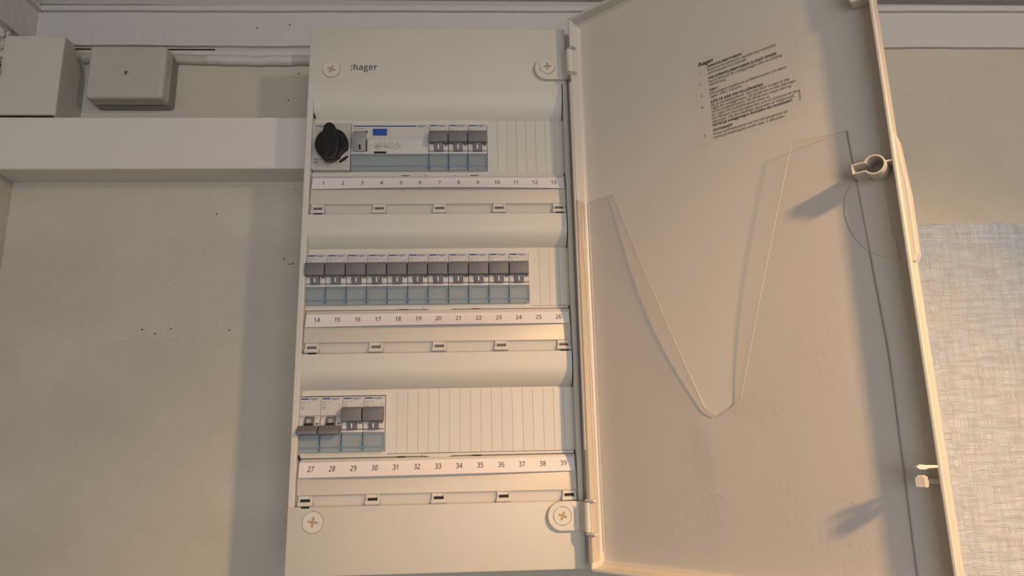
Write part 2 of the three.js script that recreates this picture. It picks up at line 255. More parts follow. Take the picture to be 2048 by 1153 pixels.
// ---------------------------------------------------------------- the distribution board
const ROW = [0, -122.1, -244.9], COUNT = [9, 11, 4], PX0 = -4.4, PX1 = 231.6, PY0 = -384.4, PY1 = 94, F = 7, RX0 = 1.0, RX1 = 227.6;
const board = thing('distribution_board', [114, -145, WALL], 'large cream three-row electrical distribution board with its door swung open', 'electrical panel');
const inBoard = (m) => { m.position.set(-114 * MM, 145 * MM, -WALL * MM); return m; };
{
  const B = [box(PX0 + 4, PX1 - 4, PY0 + 4, PY1 - 4, WALL, WALL + 3, 1), box(PX0 + 3, PX0 + 6, PY0 + 3, PY1 - 3, WALL, -12, 0.8), box(PX1 - 6, PX1 - 3, PY0 + 3, PY1 - 3, WALL, -12, 0.8), box(PX0 + 3, PX1 - 3, PY1 - 6, PY1 - 3, WALL, -12, 0.8), box(PX0 + 3, PX1 - 3, PY0 + 3, PY0 + 6, WALL, -12, 0.8)];
  inBoard(mesh('back_box', B, M.cream, board));
  for (const y of ROW) inBoard(mesh('mounting_rail', [box(2, 228, y - 40, y - 5, -47, -45.5, 0.3), box(2, 228, y - 40, y - 32, -46, -39.5, 0.5), box(2, 228, y - 13, y - 5, -46, -39.5, 0.5)], M.metal, board));
  // front cover: side bars, top and bottom plates, and between the rows bands that curl back to each row of breakers
  const parts = [];
  const bar = (x0, x1, r) => parts.push(box(x0, x1, ROW[2] - 87.4, 38, -70, F, r, 3));
  bar(PX0, RX0, 1.2); bar(RX1, PX1, 0.45);
  const curl = (y0, y1, zb) => { const p = []; for (let i = 0; i <= 14; i++) { const t = i / 14; p.push([F - (F + 4) * Math.pow(t, 2.5), y0 + (y1 - y0) * t]); } return p; };
  parts.push(profile([[-70, PY1], [F - 2.2, PY1], [F - 0.7, PY1 - 0.7], [F, PY1 - 2.2], [F, 37], [-8, 37], [-66, 88]], PX0, PX1, 1.2));
  parts.push(profile([[-12, 37], ...curl(37, 5.5), [-12, 5.5]], RX0 - 0.5, RX1 - 0.9));
  for (const r of [0, 1]) parts.push(profile([[-12, ROW[r] - 87.6], [F - 0.6, ROW[r] - 87.6], [F, ROW[r] - 88.2], ...curl(ROW[r] - 97, ROW[r + 1] + 5.6), [-12, ROW[r + 1] + 5.6]], RX0 - 0.5, RX1 - 0.9));
  parts.push(profile([[-12, ROW[2] - 87.0], [F - 0.6, ROW[2] - 87.0], [F, ROW[2] - 87.6], [F, PY0 + 2.2], [F - 0.7, PY0 + 0.7], [F - 2.2, PY0], [-70, PY0], [-66, PY0 + 6], [-14, PY0 + 6]], PX0, PX1, 1.2));
  ROW.forEach((y, r) => {
    const x1 = COUNT[r] * 17.5 + 0.65, gap = r === 2 ? 1.1 : 0.55;
    parts.push(slab(flat([[-1.5, y + 6.5], [226.6, y + 6.5], [226.6, y - 56], [-1.5, y - 56]], [[[-0.3, y - 45.5], [-0.3, y + gap], [x1, y + gap], [x1, y - 45.5]]]), -6.5, -4, 0));
    parts.push(slab(flat([[-1, y + 5.2], [x1 + 1.2, y + 5.2], [x1 + 1.2, y - 47.6], [-1, y - 47.6]], [[[-0.3, y - 45.5], [-0.3, y + gap], [x1, y + gap], [x1, y - 45.5]]]), -4.2, -2.6, 0.3));
    parts.push(box(-1.5, 226.6, y - 92, y - 55, -8, -6.2, 0));
    const lip = new THREE.Shape(); lip.moveTo(101, y - 47.4); lip.lineTo(129, y - 47.4); lip.lineTo(129, y - 49.4); lip.bezierCurveTo(123, y - 49.6, 122, y - 51.4, 115, y - 51.4); lip.bezierCurveTo(108, y - 51.4, 107, y - 49.6, 101, y - 49.4);
    parts.push(slab(lip, -4.2, -0.4, 0.3));
    parts.push(box(-1.5, 226.6, y - 49.4, y - 47.4, -4.2, -1.6, 0.3));
  });
  const cover = inBoard(mesh('cover', parts, M.cream, board));
  for (const y of ROW) for (const x of [84, 145.8]) mesh('latch_slot', box(x - 3.6, x + 3.6, y - 51.3, y - 49.6, -1, 0.8, 0.2), M.dark, cover);
  for (const [x0, x1, y0, y1] of [[-0.2, 2.6, 4.6, 12], [0.9, 3.0, -296.6, -291.5]]) { const s = mesh('latch_slot', slab(flat([[x0, y1], [x0 + 0.9, y1 - 0.3], [x1, y0 + 1.5], [x1, y0], [x0, y0 + 2]]), 1.2, 3.0), M.dark, cover); }
  // blank filler strips, half a module each
  const strip = box(-4.33, 4.33, -47.0, 4.9, -4.2, -2.6, 0.18, 1); strip.scale(MM, MM, MM);
  const shades = [0, 1, 2].map((i) => { const m = M.cream.clone(); m.color.multiplyScalar(1 - 0.012 * i); return m; });
  ROW.forEach((y, r) => { for (let k = COUNT[r] * 2; k < 26; k++) { if (k * 8.75 + 8 > 227.5) continue; const s = new THREE.Mesh(strip, shades[Math.floor(rnd() * 3)]); s.name = 'filler_strip'; s.castShadow = s.receiveShadow = true; s.position.set((k * 8.75 + 5.2 - 114) * MM, (y + 145) * MM, (75 + (rnd() - 0.5) * 0.12) * MM); board.add(s); } });
  inBoard(mesh('hinge_strip', [box(PX1 - 0.5, PX1 + 5.5, PY0 + 3, PY1 - 3, -3, 1.5, 0.8), box(PX1 + 1.5, PX1 + 3.2, PY0 + 3, PY1 - 3, 1, 4, 0.5)], M.cream, board));
  // cover screws
  const screw = (x, y, r, z, turn, parent) => {
    const c = 0.95, L = r * 0.46, cross = [[c, c], [c, L], [-c, L], [-c, c], [-L, c], [-L, -c], [-c, -c], [-c, -L], [c, -L], [c, -c], [L, -c], [L, c]].map(([a, b]) => [a * Math.cos(turn) - b * Math.sin(turn), a * Math.sin(turn) + b * Math.cos(turn)]);
    const head = slab(circle(0, 0, r - 0.25), 0, 0.75, 0.25); const hd = new THREE.Shape(circle(0, 0, r - 0.35).getPoints(40)); hd.holes.push(new THREE.Path(cross.map((p) => new THREE.Vector2(...p))));
    const m = mesh('cover_screw', [slab(hd, 0, 0.8, 0.0)], M.cream, parent); m.position.set((x - 114) * MM, (y + 145) * MM, (75 + z) * MM);
    mesh('groove', slab(new THREE.Shape(circle(0, 0, r + 0.1).getPoints(40)), -0.1, 0.1), M.groove, m);
    mesh('cross_recess', slab(flat(cross), 0.05, 0.25), M.tan, m); return m;
  };
  screw(16.2, 50.9, 8.2, F, -0.42, board); screw(16.1, -343.4, 8.4, F, -0.15, board);
  screw(213.6, 52.2, 7.3, F + 3.9, 0.05, board); screw(213.7, -342.8, 7.3, F + 3.9, -0.38, board);
  // hinge brackets
  for (const y of [51.1, -343.1]) {
    const s = new THREE.Shape(); s.moveTo(229.5, y - 11.4); s.lineTo(213.4, y - 11.4); s.absarc(213.4, y, 11.4, -Math.PI / 2, -Math.PI * 1.5, true); s.lineTo(229.5, y + 11.4); s.lineTo(229.5, y - 11.4);
    const well = slab(circle(213.5, y + (y > 0 ? 1.1 : 0.3), 7.8), F + 3.5, F + 4.1);
    const armS = flat([[227, F - 1], [233.5, F + 3], [236.5, F + 12], [234.8, F + 15.4], [231.6, F + 15.4], [229.6, F + 9], [227, F + 4]]);
    const ag = slab(armS, -11.2, 11.2, 0.9); ag.rotateX(-Math.PI / 2); ag.scale(1, 1, -1); const ap = ag.index ? ag.toNonIndexed() : ag; { const p = ap.attributes.position; for (let i = 0; i < p.count; i += 3) { const b = [p.getX(i + 1), p.getY(i + 1), p.getZ(i + 1)]; p.setXYZ(i + 1, p.getX(i + 2), p.getY(i + 2), p.getZ(i + 2)); p.setXYZ(i + 2, ...b); } ap.computeVertexNormals(); }
    const h = mesh('hinge_bracket', [slab(s, F - 1, F + 4, 0.9, 3), ap.translate(0, y, 0), cyl(3.4, 22.2, 24).translate(233.0, y, F + 14)], M.cream, board); inBoard(h);
    const notch = mesh('notch', y > 0 ? [box(212.4, 213.8, y - 10.1, y - 7.9, F + 3.8, F + 4.15, 0)] : [box(212.6, 213.8, y - 11.2, y - 9.4, F + 3.8, F + 4.15, 0), box(212.2, 213.4, y + 9.4, y + 11.2, F + 3.8, F + 4.15, 0)], M.creamDark, h);
    const ridge = new THREE.Shape(); ridge.moveTo(222.5, y - 8.5); ridge.bezierCurveTo(225.5, y - 3, 225.5, y + 3, 222.5, y + 8.5); ridge.bezierCurveTo(224, y + 3, 224, y - 3, 222.5, y - 8.5);
    mesh('grip_ridge', slab(ridge, F + 3.8, F + 4.7, 0.2), M.cream, h);
  }
  // label flaps with a clear clip rail along the bottom
  ROW.forEach((y, r) => {
    const f = inBoard(mesh('label_flap', [profile([[-3, y - 50.2], [0.8, y - 50.4], [1.4, y - 51.4], [4.6, y - 66], [5.4, y - 78.0], [4.9, y - 78.5], [3.4, y - 78.5], [2.6, y - 66], [-0.5, y - 52], [-3, y - 51.6]], 2.0, 226.6, 0.3)], M.flap, board));
    mesh('clear_rail', [profile([[3.4, y - 78.6], [4.4, y - 78.6], [4.2, y - 87], [3.2, y - 87]], 2.0, 226.8)], M.rail, f);
    mesh('rail_backing', [profile([[1.2, y - 78], [1.8, y - 78], [1.6, y - 87.2], [1.0, y - 87.2]], 1.6, 226.8)], M.flap, f);
    for (const x of [226.7, 1.4]) mesh('end_wall', profile([[-3, y - 51], [1.2, y - 51.5], [5.4, y - 66], [5.8, y - 87], [-3, y - 87]], x, x + 0.55), M.rail, f);
    const xs = [9.0, 62.3, 115, 167.3, 220.4];
    xs.forEach((x) => {
      const w = 5.9, roll = cyl(1.9, w * 2, 18).rotateZ(Math.PI / 2).translate(x, y - 85.0, 5.0);
      const c = mesh('flap_clip', [roll, box(x - w, x + w, y - 87, y - 83.2, 2.5, 5.4, 0.6), box(x - w + 0.6, x - w + 2.0, y - 83.6, y - 78.4, 3.5, 6.2, 0.4), box(x + w - 2.0, x + w - 0.6, y - 83.6, y - 78.4, 3.5, 6.2, 0.4), box(x - w + 1.6, x + w - 1.6, y - 81.2, y - 78.6, 3.2, 5.4, 0.4)], M.cream, f);
      const d = mesh('clip_gap', [box(x - w + 2, x + w - 2, y - 83.3, y - (r === 2 ? 81.3 : 82.0), 4.2, 5.6, 0)], r === 2 ? M.dark : M.slit, f);
    });
    for (const x of [9.6, 220.8]) mesh('clip_gap', [box(x - 3.2, x + 3.2, y - 88.0, y - 87.0, 3.5, 7.2, 0)], M.dark, f);
  });
}

// ---------------------------------------------------------------- the open door (a part of the board)
const TH = 42.9 * RAD, DO = [243.7, 0, 14], DW = 242.1, DH = 13.6, DT = 94.5, DB = -383.2;
const door = new THREE.Group(); door.name = 'door'; board.add(door);
door.position.set((DO[0] - 114) * MM, 145 * MM, (DO[2] + 75) * MM); door.rotation.y = -TH;
// a point (s along the door, y, n off its inner face) as a world millimetre point
const onDoor = (s, y, n) => [DO[0] + s * Math.cos(TH) - n * Math.sin(TH), y, DO[2] + s * Math.sin(TH) + n * Math.cos(TH)];
{
  const outer = flat([[-2.5, DB], [DW, DB], [DW, DT], [-2.5, DT]]);
  mesh('door_panel', [slab(outer, -2.2, 0, 0)], M.creamDoor, door);
  // side walls of the tray, inner corners filleted
  const fil = (x, dir) => { const p = [[x, 0]]; for (let i = 0; i <= 6; i++) { const a = i / 6 * Math.PI / 2; p.push([x + dir * 3 * (1 - Math.sin(a)), 3 * (1 - Math.cos(a))]); } return p; };
  const up = (shape, y0, y1) => { const g = slab(flat(shape), 0, y1 - y0, 0); g.rotateX(Math.PI / 2); g.translate(0, y1, 0); return toCreasedNormals(g, 0.5); };
  mesh('hinge_side_wall', [box(-2.5, 0, DB, DT, -2.2, DH, 0.8, 3), box(-3.4, -1.6, -292, 30, 3, DH + 0.7, 0.5), up(fil(0, 1), DB, DT)], M.creamDoor, door);
  mesh('free_side_wall', [box(DW - 2.5, DW, DB, DT, -2.2, DH, 0.9, 3), box(DW - 1, DW + 0.9, DB, -179, -2.2, 4, 0.6)], M.creamDoor, door);
  mesh('top_wall', [box(-2.5, DW, DT - 2.5, DT, -2.2, DH, 0.8, 3), profile([[0, DT - 2.5], [0, DT - 7], [1, DT - 4.3], [3.6, DT - 2.5]], 0, DW - 2.5)], M.creamDoor, door);
  mesh('bottom_wall', [box(-2.5, DW, DB, DB + 2.5, -2.2, DH, 0.8, 3), profile([[0, DB + 2.5], [3.6, DB + 2.5], [1, DB + 4.3], [0, DB + 7]], 0, DW - 2.5)], M.creamDoor, door);
  mesh('handle_lip', [slab(flat([[DW - 0.5, -92], [DW + 1.6, -100], [DW + 3.6, -136], [DW + 3.2, -176], [DW + 1.0, -180], [DW - 0.5, -180]]), -2.2, 9, 0.8)], M.creamDoor, door);
  // hinge fins either side of each knuckle
  for (const y of [51.1, -343.1]) mesh('hinge_fin', [box(-4.5, 4.0, y + 11.6, y + 13.4, DH - 4, DH + 1.4, 0.6), box(-4.5, 4.0, y - 13.4, y - 11.6, DH - 4, DH + 1.4, 0.6)], M.creamDoor, door);
  // socket for the key: ring and slot in one keyhole-shaped tube
  const key = (rr, hh, x0) => { const s = new THREE.Shape(); const a = Math.asin(hh / rr); s.moveTo(x0, -hh); s.lineTo(-rr * Math.cos(a), -hh); s.absarc(0, 0, rr, Math.PI + a, Math.PI * 3 - a, false); s.lineTo(x0, hh); s.lineTo(x0, -hh); return s; };
  const ks = key(6.6, 3.5, -13.4); const kh = key(5.4, 2.4, -12.3); ks.holes.push(new THREE.Path(kh.getPoints(24).reverse()));
  const kg = slab(ks, 0, 16.5, 0.3).translate(229.9, -115.8, 0);
  mesh('key_socket', [kg, box(236.0, DW - 2, -114.9, -113.7, 0, 13, 0.3)], M.creamDoor, door);
  mesh('latch_post', [slab(flat([[226.5, 34], [227.6, 4.5], [229, 3.4], [DW - 2.2, 3.0], [DW - 2.2, 34]]), 0, 11, 0.8)], M.creamDoor, door);
  // two catches on the free edge
  const c1 = flat([[0.5, -0.7], [-5.5, -0.9], [-7.5, -1.6], [-10.8, -1.4], [-12.6, 0], [-10.8, 1.3], [-6, 0.9], [0.5, 0.8]]);
  mesh('catch', [slab(c1, -1.6, 1.6, 0.3).rotateY(36 * RAD).translate(239.6, -301.8, 12.0)], M.creamDoor, door);
  mesh('catch', [slab(flat([[228.4, -313.2], [234, -313.2], [234, -307.6], [232.4, -306.6], [230, -306.6], [228.4, -308.2]]), 12, 19.2, 0.4), box(233, 240, -312, -309, 3, 6, 0.4), box(231.2, 234, -312, -309, 3, 13, 0.4)], M.creamDoor, door);
  mesh('handle_recess', [slab(flat([[231.5, -118], [220, -118.5], [211, -120], [206.6, -128], [205.3, -140], [207.4, -152], [212.2, -162], [217, -167.6], [223, -171.6], [234, -176.6], [233.8, -167], [231.6, -159]]), -0.2, 0.55, 0.25)], phys([0.585, 0.535, 0.47], 0.35), door);
}
{ // clear document pocket stuck inside the door, its opening cut to a deep V, bulging off the door
  const p = new THREE.Group(); p.name = 'document_pocket'; scene.add(p); p.position.copy(V(...DO)); p.rotation.y = -TH;
  tag(p, 'clear plastic document pocket with a deep V cut, stuck inside the open door', 'pocket');
  const YT = -81.5, YB = -374, YV = -268.6;
  const lerp = (a, b, t) => a + (b - a) * t;
  const eL = (y) => { if (y < YV) return 104.5; const t = (YT - y) / (YT - YV); return lerp(29.0, 98.4, t) + (t > 0.975 ? (t - 0.975) * 240 : 0); };
  const eR = (y) => { if (y < YV) return 104.5; const t = (YT - y) / (YT - YV); return lerp(179.5, 120.5, t) - (t > 0.93 ? Math.pow((t - 0.93) / 0.07, 1.7) * 16 : 0); };
  const hump = (y) => { const t = Math.max(0, Math.min(1, (YT - y) / (YT - YV))); return t; };
  const hL = (y) => { const t = hump(y); return 0.7 + 1.2 + 3.0 * Math.sin(Math.PI * Math.pow(t, 1.15)) * (t < 1 ? 1 : 0) - 0.8 * t; };
  const hR = (y) => { const t = hump(y); return 0.7 + 7.0 * Math.pow(1 - t, 0.65) + 1.4 * Math.sin(Math.PI * t); };
  const below = (s, y) => 0.7 + 2.2 * Math.exp(-Math.pow((s - 104.5) / 14, 2)) * Math.exp(-(YV - y) / 60);
  const hAt = (s, y) => {
    const sR = lerp(214, 220.5, Math.min(1, (YT - y) / 150)), edgeFade = Math.min(1, Math.max(0, (sR - s) / 26));
    if (y < YV) return below(s, y);
    if (s <= (eL(y) + eR(y)) / 2) return 0.7 + (hL(y) - 0.7) * Math.exp(-(eL(y) - s) / 16);
    return 0.7 + (hR(y) - 0.7) * Math.exp(-(s - eR(y)) / 30) * edgeFade;
  };
  const pos = [], uv = [], idx = [];
  const NY = 84, NS = 22, rows = [];
  const ys = []; for (let j = 0; j <= 60; j++) ys.push(lerp(YT, YV, j / 60)); for (let j = 1; j <= 24; j++) ys.push(lerp(YV, YB, j / 24));
  const grid = (sa, sb) => { const base = pos.length / 3; ys.forEach((y) => { for (let i = 0; i <= NS; i++) { const s = lerp(sa(y), sb(y), i / NS); pos.push(s, y, hAt(s, y)); uv.push(s / 120, y / 120); } }); for (let j = 0; j < ys.length - 1; j++) for (let i = 0; i < NS; i++) { const a = base + j * (NS + 1) + i; idx.push(a, a + NS + 1, a + 1, a + 1, a + NS + 1, a + NS + 2); } };
  grid(() => 3.2, eL); grid(eR, (y) => lerp(213.6, 220.3, Math.min(1, (YT - y) / 150)));
  const g = new THREE.BufferGeometry(); g.setAttribute('position', new THREE.Float32BufferAttribute(pos, 3)); g.setAttribute('uv', new THREE.Float32BufferAttribute(uv, 2)); g.setIndex(idx); g.computeVertexNormals();
  mesh('sheet', g, M.clear, p);
  const line = (fn, n, r) => { const c = []; for (let i = 0; i <= n; i++) c.push(new THREE.Vector3(...fn(i / n))); return new THREE.TubeGeometry(new THREE.CatmullRomCurve3(c), n * 2, r, 6); };
  const edges = [line((t) => { const y = lerp(YT, YV + 0.2, t); return [eL(y), y, hL(y) + 0.1]; }, 50, 0.28), line((t) => { const y = lerp(YT, YV + 0.2, t); return [eR(y), y, hR(y) + 0.1]; }, 50, 0.28)];
  mesh('cut_edge', edges, M.filmEdge, p);
  const seams = [line((t) => { const y = lerp(YT, YB, t); return [lerp(213.8, 220.6, Math.min(1, (YT - y) / 150)) - 3 * Math.max(0, t - 0.6), y, 0.6]; }, 40, 0.42)];
  mesh('side_seam', seams, M.seam, p);
  mesh('top_edge', [line((t) => [lerp(3, 29, t), YT, hAt(lerp(3, 29, t), YT) + 0.1], 20, 0.2), line((t) => [lerp(179.5, 213.6, t), YT - 0.4, hAt(lerp(179.5, 213.6, t), YT) + 0.1], 20, 0.2)].flatMap((a) => a), M.filmEdge, p);
  const glintMat = phys([0.80, 0.76, 0.69], 0.22, { transmission: 0.4, thickness: 0, ior: 1.5 });  // highlights on the wrapped film, put into shape as thin glossy tubes
  for (const [s0, n0, r, w] of [[0.75, 7.5, 0.45, 0.5], [0.7, 5.0, 0.35, 0.35], [3.0, 1.0, 0.3, 0.1]]) mesh('glint_tube', line((t) => [s0 + w * 0.3 * Math.sin(t * 37), lerp(YT - 1, YB + 4, t), n0 + w * Math.sin(t * 9 + n0) - 1.6 * t * (n0 > 2 ? 1 : 0)], 60, r), glintMat, p);
  const wrap = [box(0.15, 0.6, YB - 2, YT - 0.3, 3.4, DH + 0.2, 0.15), box(-2.6, 0.6, YB - 2, YT - 0.3, DH + 0.05, DH + 0.5, 0.15)];
  mesh('wrapped_edge', wrap, phys([0.92, 0.88, 0.82], 0.16, { transmission: 0.75, thickness: 0, ior: 1.5 }), p);
}
{ // printed instruction label
  const W = 84, H = 75;
  const mat = canvasMat(1344, 1200, (x, w, h) => {
    x.clearRect(0, 0, w, h); x.fillStyle = 'rgba(236,228,214,0.10)'; x.fillRect(0, 0, w, h);
    const k = w / W; x.fillStyle = '#0d0c0c'; x.textBaseline = 'alphabetic';
    const put = (s, mx, my, size, bold, sx = 1) => { x.save(); x.translate(mx * k, my * k); x.scale(sx, 1); x.font = (bold ? 'bold ' : '') + size * k + 'px sans-serif'; x.fillText(s, 0, 0); x.restore(); };
    put(':hager', 5.6, 6.9, 4.5, true, 0.98);
    const lines = [[0, 'JORDFELSBRYTAREN', 1, 10.6], [1, '1.', 0, 13.6], [0, 'Brytaren kompletterar skyddet mot elektriska', 0, 13.6], [0, 'personskador och bränder.', 0, 16.5], [0, 'OM JORDFELSBRYTAREN SLAGIT IFRÅN', 1, 20.7], [1, '2.', 0, 23.4], [0, 'beror detta på fel i anläggningen eller en tillfällig', 0, 23.6], [0, 'nätstörning.', 0, 26.5], [0, 'OBS !', 1, 31.0], [1, '3.', 0, 33.4], [0, 'Alla grupper skyddas av jordfelsbrytaren om dessa', 0, 33.9], [0, 'ligger "efter" brytaren.', 0, 36.7], [0, 'GÖR SÅ HÄR VID FELSÖKNING', 1, 41.2], [1, '4.', 0, 43.2], [0, 'Slå på jordfelsbrytaren. Om den löser ut igen är det', 0, 44.0], [0, 'något fel i anläggningen. Slå av/skruva ur alla säkringar.', 0, 46.8], [0, 'Slå på jordfelsbrytaren. Slå till/skruva i varje säkring,', 0, 49.6], [0, 'en i taget tills jordfelsbrytaren löser ut.', 0, 52.4], [0, 'Gör likadant med alla apparater som är anslutna till den', 0, 55.2], [0, 'säkringen, tills den felaktiga apparaten är lokaliserad.', 0, 58.0], [0, 'Vid fel på anläggningen kontakta din installatör!', 1, 60.9], [0, 'TESTKNAPP', 1, 65.2], [1, '5.', 0, 67.2], [0, 'Prova jordfelsbrytaren var 6:e månad genom att', 0, 68.1], [0, 'trycka på testknappen under max. 2 sekunder.', 0, 71.0]];
    for (const [n, s, b, y] of lines) put(s, n ? 5.8 : 13.6, y, 2.9, b, b ? (s[0] === 'V' ? 0.9 : 1.0) : 0.905);
    x.save(); x.translate(80.4 * k, 62 * k); x.rotate(-Math.PI / 2); x.font = 1.7 * k + 'px sans-serif'; x.fillText('6LE000446', 0, 0); x.restore();
  }, 0.35, { transparent: true });
  const g = thing('instruction_sticker', onDoor(148.5, -25, 0.25), 'clear sticker with black Swedish safety instructions on the inside of the open door', 'sticker');
  g.rotation.y = -TH; mesh('printed_film', plate(W, H), mat, g);
}
{ // maker's mark on the cover
  const mat = canvasMat(512, 256, (x, w, h) => { x.clearRect(0, 0, w, h); x.fillStyle = '#676059'; x.textBaseline = 'alphabetic'; x.save(); x.translate(10, 168); x.scale(0.93, 1); x.font = 'bold 168px sans-serif'; x.fillText(':hager', 0, 0); x.restore(); }, 0.5, { transparent: true });
  const m = mesh('maker_mark', plate(26, 13).translate(45.8, 52.4, F + 0.06), mat, board); inBoard(m);
}

// ---------------------------------------------------------------- paper number strips
const NUMS = [[1, 12.6, 216.8, 'between the main switch row and its clear flap, numbered 1 to 13'], [14, 11.8, 216.9, 'under the full row of breakers, numbered 14 to 26'], [27, 12.1, 216.9, 'under the lowest row of breakers, numbered 27 to 39']];
ROW.forEach((y, r) => {
  const [first, xa, xb, where] = NUMS[r]; const X0 = 2.6, X1 = 225.6, H = 11.4;
  const mat = canvasMat(2048, 112, (x, w, h) => { x.fillStyle = '#e0dadb'; x.fillRect(0, 0, w, h); x.fillStyle = '#16120f'; x.textAlign = 'center'; x.textBaseline = 'middle'; x.font = '55px sans-serif'; for (let k = 0; k < 13; k++) { x.save(); x.translate(((xa + (xb - xa) * k / 12) - X0) / (X1 - X0) * w, h * 0.45); x.scale(0.8, 1); x.lineWidth = 0.8; x.strokeStyle = '#16120f'; x.fillText(String(first + k), 0, 0); x.strokeText(String(first + k), 0, 0); x.restore(); } }, 0.7);
  const nx = 40, ny = 8, pos = [], uv = [], idx = [];
  for (let j = 0; j <= ny; j++) for (let i = 0; i <= nx; i++) {
    const u = i / nx, t = j / ny, bulge = 0.25 + 1.0 * Math.sin(Math.PI * Math.pow(u, r === 2 ? 0.7 : 1.05));
    pos.push(X0 + (X1 - X0) * u, -H * t + (r === 1 ? 0.9 * u * t : 0) + (r === 2 ? 1.2 * (u - 0.4) * (0.4 + 0.6 * t) : 0), 2.3 + 2.9 * t + bulge * 3.4 * Math.pow(t, 1.6)); uv.push(u, 1 - t);
  }
  for (let j = 0; j < ny; j++) for (let i = 0; i < nx; i++) { const a = j * (nx + 1) + i; idx.push(a, a + nx + 1, a + 1, a + 1, a + nx + 1, a + nx + 2); }
  const g = new THREE.BufferGeometry(); g.setAttribute('position', new THREE.Float32BufferAttribute(pos, 3)); g.setAttribute('uv', new THREE.Float32BufferAttribute(uv, 2)); g.setIndex(idx); g.computeVertexNormals();
  const s = thing('number_strip', [0, y - (r === 0 ? 53.0 : r === 1 ? 53.6 : 52.6), 0], 'white paper strip ' + where, 'paper strip', 'paper number strips');
  mesh('paper', g, mat, s);
});

// ---------------------------------------------------------------- breakers
const inkBlue = '#1c3f86', ink = '#5d5850';
function hagerBar(x, w, y, h, barTo) { x.fillStyle = inkBlue; x.fillRect(w * 0.04, y, w * barTo, h * 0.62); x.save(); x.translate(w * (0.04 + barTo) - 2, y + h * 0.78); x.transform(1, 0, -0.12, 1, 0, 0); x.font = 'bold ' + h * 1.32 + 'px sans-serif'; x.fillText(':hager', 0, 0); x.restore(); }
const breakerPrint = canvasMat(384, 384, (x, w, h) => {   // 17.3 x 17.3 mm, top of the face
  x.fillStyle = '#c4c1bc'; x.fillRect(0, 0, w, h); hagerBar(x, w, 22, 46, 0.37);
  x.fillStyle = ink; x.font = '43px sans-serif'; x.fillText('MCS 110', 14, 122); x.fillText('C10', 16, 176);
  x.strokeStyle = ink; x.lineWidth = 4; x.strokeRect(20, 200, 66, 30); x.font = '24px sans-serif'; x.fillText('6000', 24, 224); x.strokeRect(38, 240, 30, 26); x.fillText('3', 46, 262);
  x.beginPath(); x.moveTo(330, 150); x.lineTo(330, 180); x.lineTo(350, 214); x.moveTo(330, 232); x.lineTo(330, 268); x.lineTo(310, 268); x.moveTo(316, 150); x.lineTo(344, 164); x.stroke();
}, 0.5);
function makeBreaker(on) {
  const t = new THREE.Group(), w = 8.62;
  const bodyP = [[-39, 0], [0.2, 0], [0.6, -0.4], [1.5, -15.2], [0.2, -16.2], [0.2, -27], [1.6, -27.6], [1.7, -29.4], [-2.2, -29.8], [-2.2, -45], [-39, -45]];
  mesh('body', profile(bodyP, -w, w, 0.25), M.body, t);
  const face = plate(16.9, 15.0); face.rotateX(-0.0596).translate(0, -7.7, 1.12); mesh('marking', face, breakerPrint, t);
  if (on) {
    const lever = profile([[0, -8.8], [6.6, -9.2], [8.6, -10.6], [9.4, -14.6], [8.4, -20.2], [7.2, -20.9], [0, -20.9]], -w + 0.25, w - 0.25, 0.5);
    const stem = profile([[0, -20], [6.4, -20], [5.4, -23], [3.4, -27.4], [0, -27.6]], -3.7, 3.7, 0.3);
    const l = mesh('lever', [lever, stem], M.lever, t);
    mesh('tick', box(-0.5, 0.5, -1.9, 1.9, -0.35, 0.35, 0.15).rotateX(0.42).translate(0, -24.2, 4.95), M.white, l);
  } else {
    const stem = profile([[0, -16.2], [2.6, -16.4], [4.4, -18.2], [6.2, -24.6], [0, -24.8]], -3.7, 3.7, 0.3);
    const lever = profile([[0, -23.6], [6.8, -23.6], [11.4, -27.8], [11.6, -30.2], [9.6, -30.6], [0, -28.4]], -w + 0.25, w - 0.25, 0.5);
    const l = mesh('lever', [stem, lever], M.lever, t);
    mesh('ring_mark', new THREE.TorusGeometry(1.2, 0.32, 6, 18).rotateX(-0.27).translate(0, -19.7, 4.95), M.white, l);
    mesh('stem_slot', box(-3.4, 3.4, -23.4, -21.6, 5.2, 6.0, 0), M.dark, l);
  }
  // shoulders beside the lever stem with a small window on the right
  for (const s of [-1, 1]) mesh('shoulder', profile([[0, -16.5], [2.2, -17.2], [3.2, -21], [2.9, -26.4], [0.2, -27.2]], s < 0 ? -w + 0.15 : 3.95, s < 0 ? -3.95 : w - 0.15, 0.25), M.body, t);
  mesh('indicator', box(5.3, 7.9, on ? -22.6 : -22.8, on ? -20.9 : -21.1, 2.6, 3.35, 0.15), std([0.22, 0.17, 0.13], 0.5), t);
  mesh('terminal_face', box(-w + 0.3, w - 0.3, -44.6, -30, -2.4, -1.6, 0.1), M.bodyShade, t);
  const c = mesh('terminal_cover', [box(-w + 0.1, w - 0.1, -44.8, -29.6, 0.6, 1.5, 0.3)], M.tint, t);
  mesh('cover_frame', [box(-w + 0.15, -w + 0.95, -44, -29.8, -1, 1.9, 0.25), box(w - 0.95, w - 0.15, -44, -29.8, -1, 1.9, 0.25), box(-w + 0.9, w - 0.9, -41.6, -40.9, 0.6, 2.0, 0.2), box(-w + 0.9, w - 0.9, -31.4, -30.9, 0.6, 1.9, 0.2)], M.tintEdge, c);
  mesh('hinge_pin', [cyl(1.15, 1.5, 10).rotateX(Math.PI / 2).translate(-w + 0.8, -41.4, 1.3), cyl(1.15, 1.5, 10).rotateX(Math.PI / 2).translate(w - 0.8, -41.4, 1.3)], M.tintDeep, c);
  return t;
}
const protoOn = makeBreaker(true), protoOff = makeBreaker(false);
let first = { on: protoOn, off: protoOff };
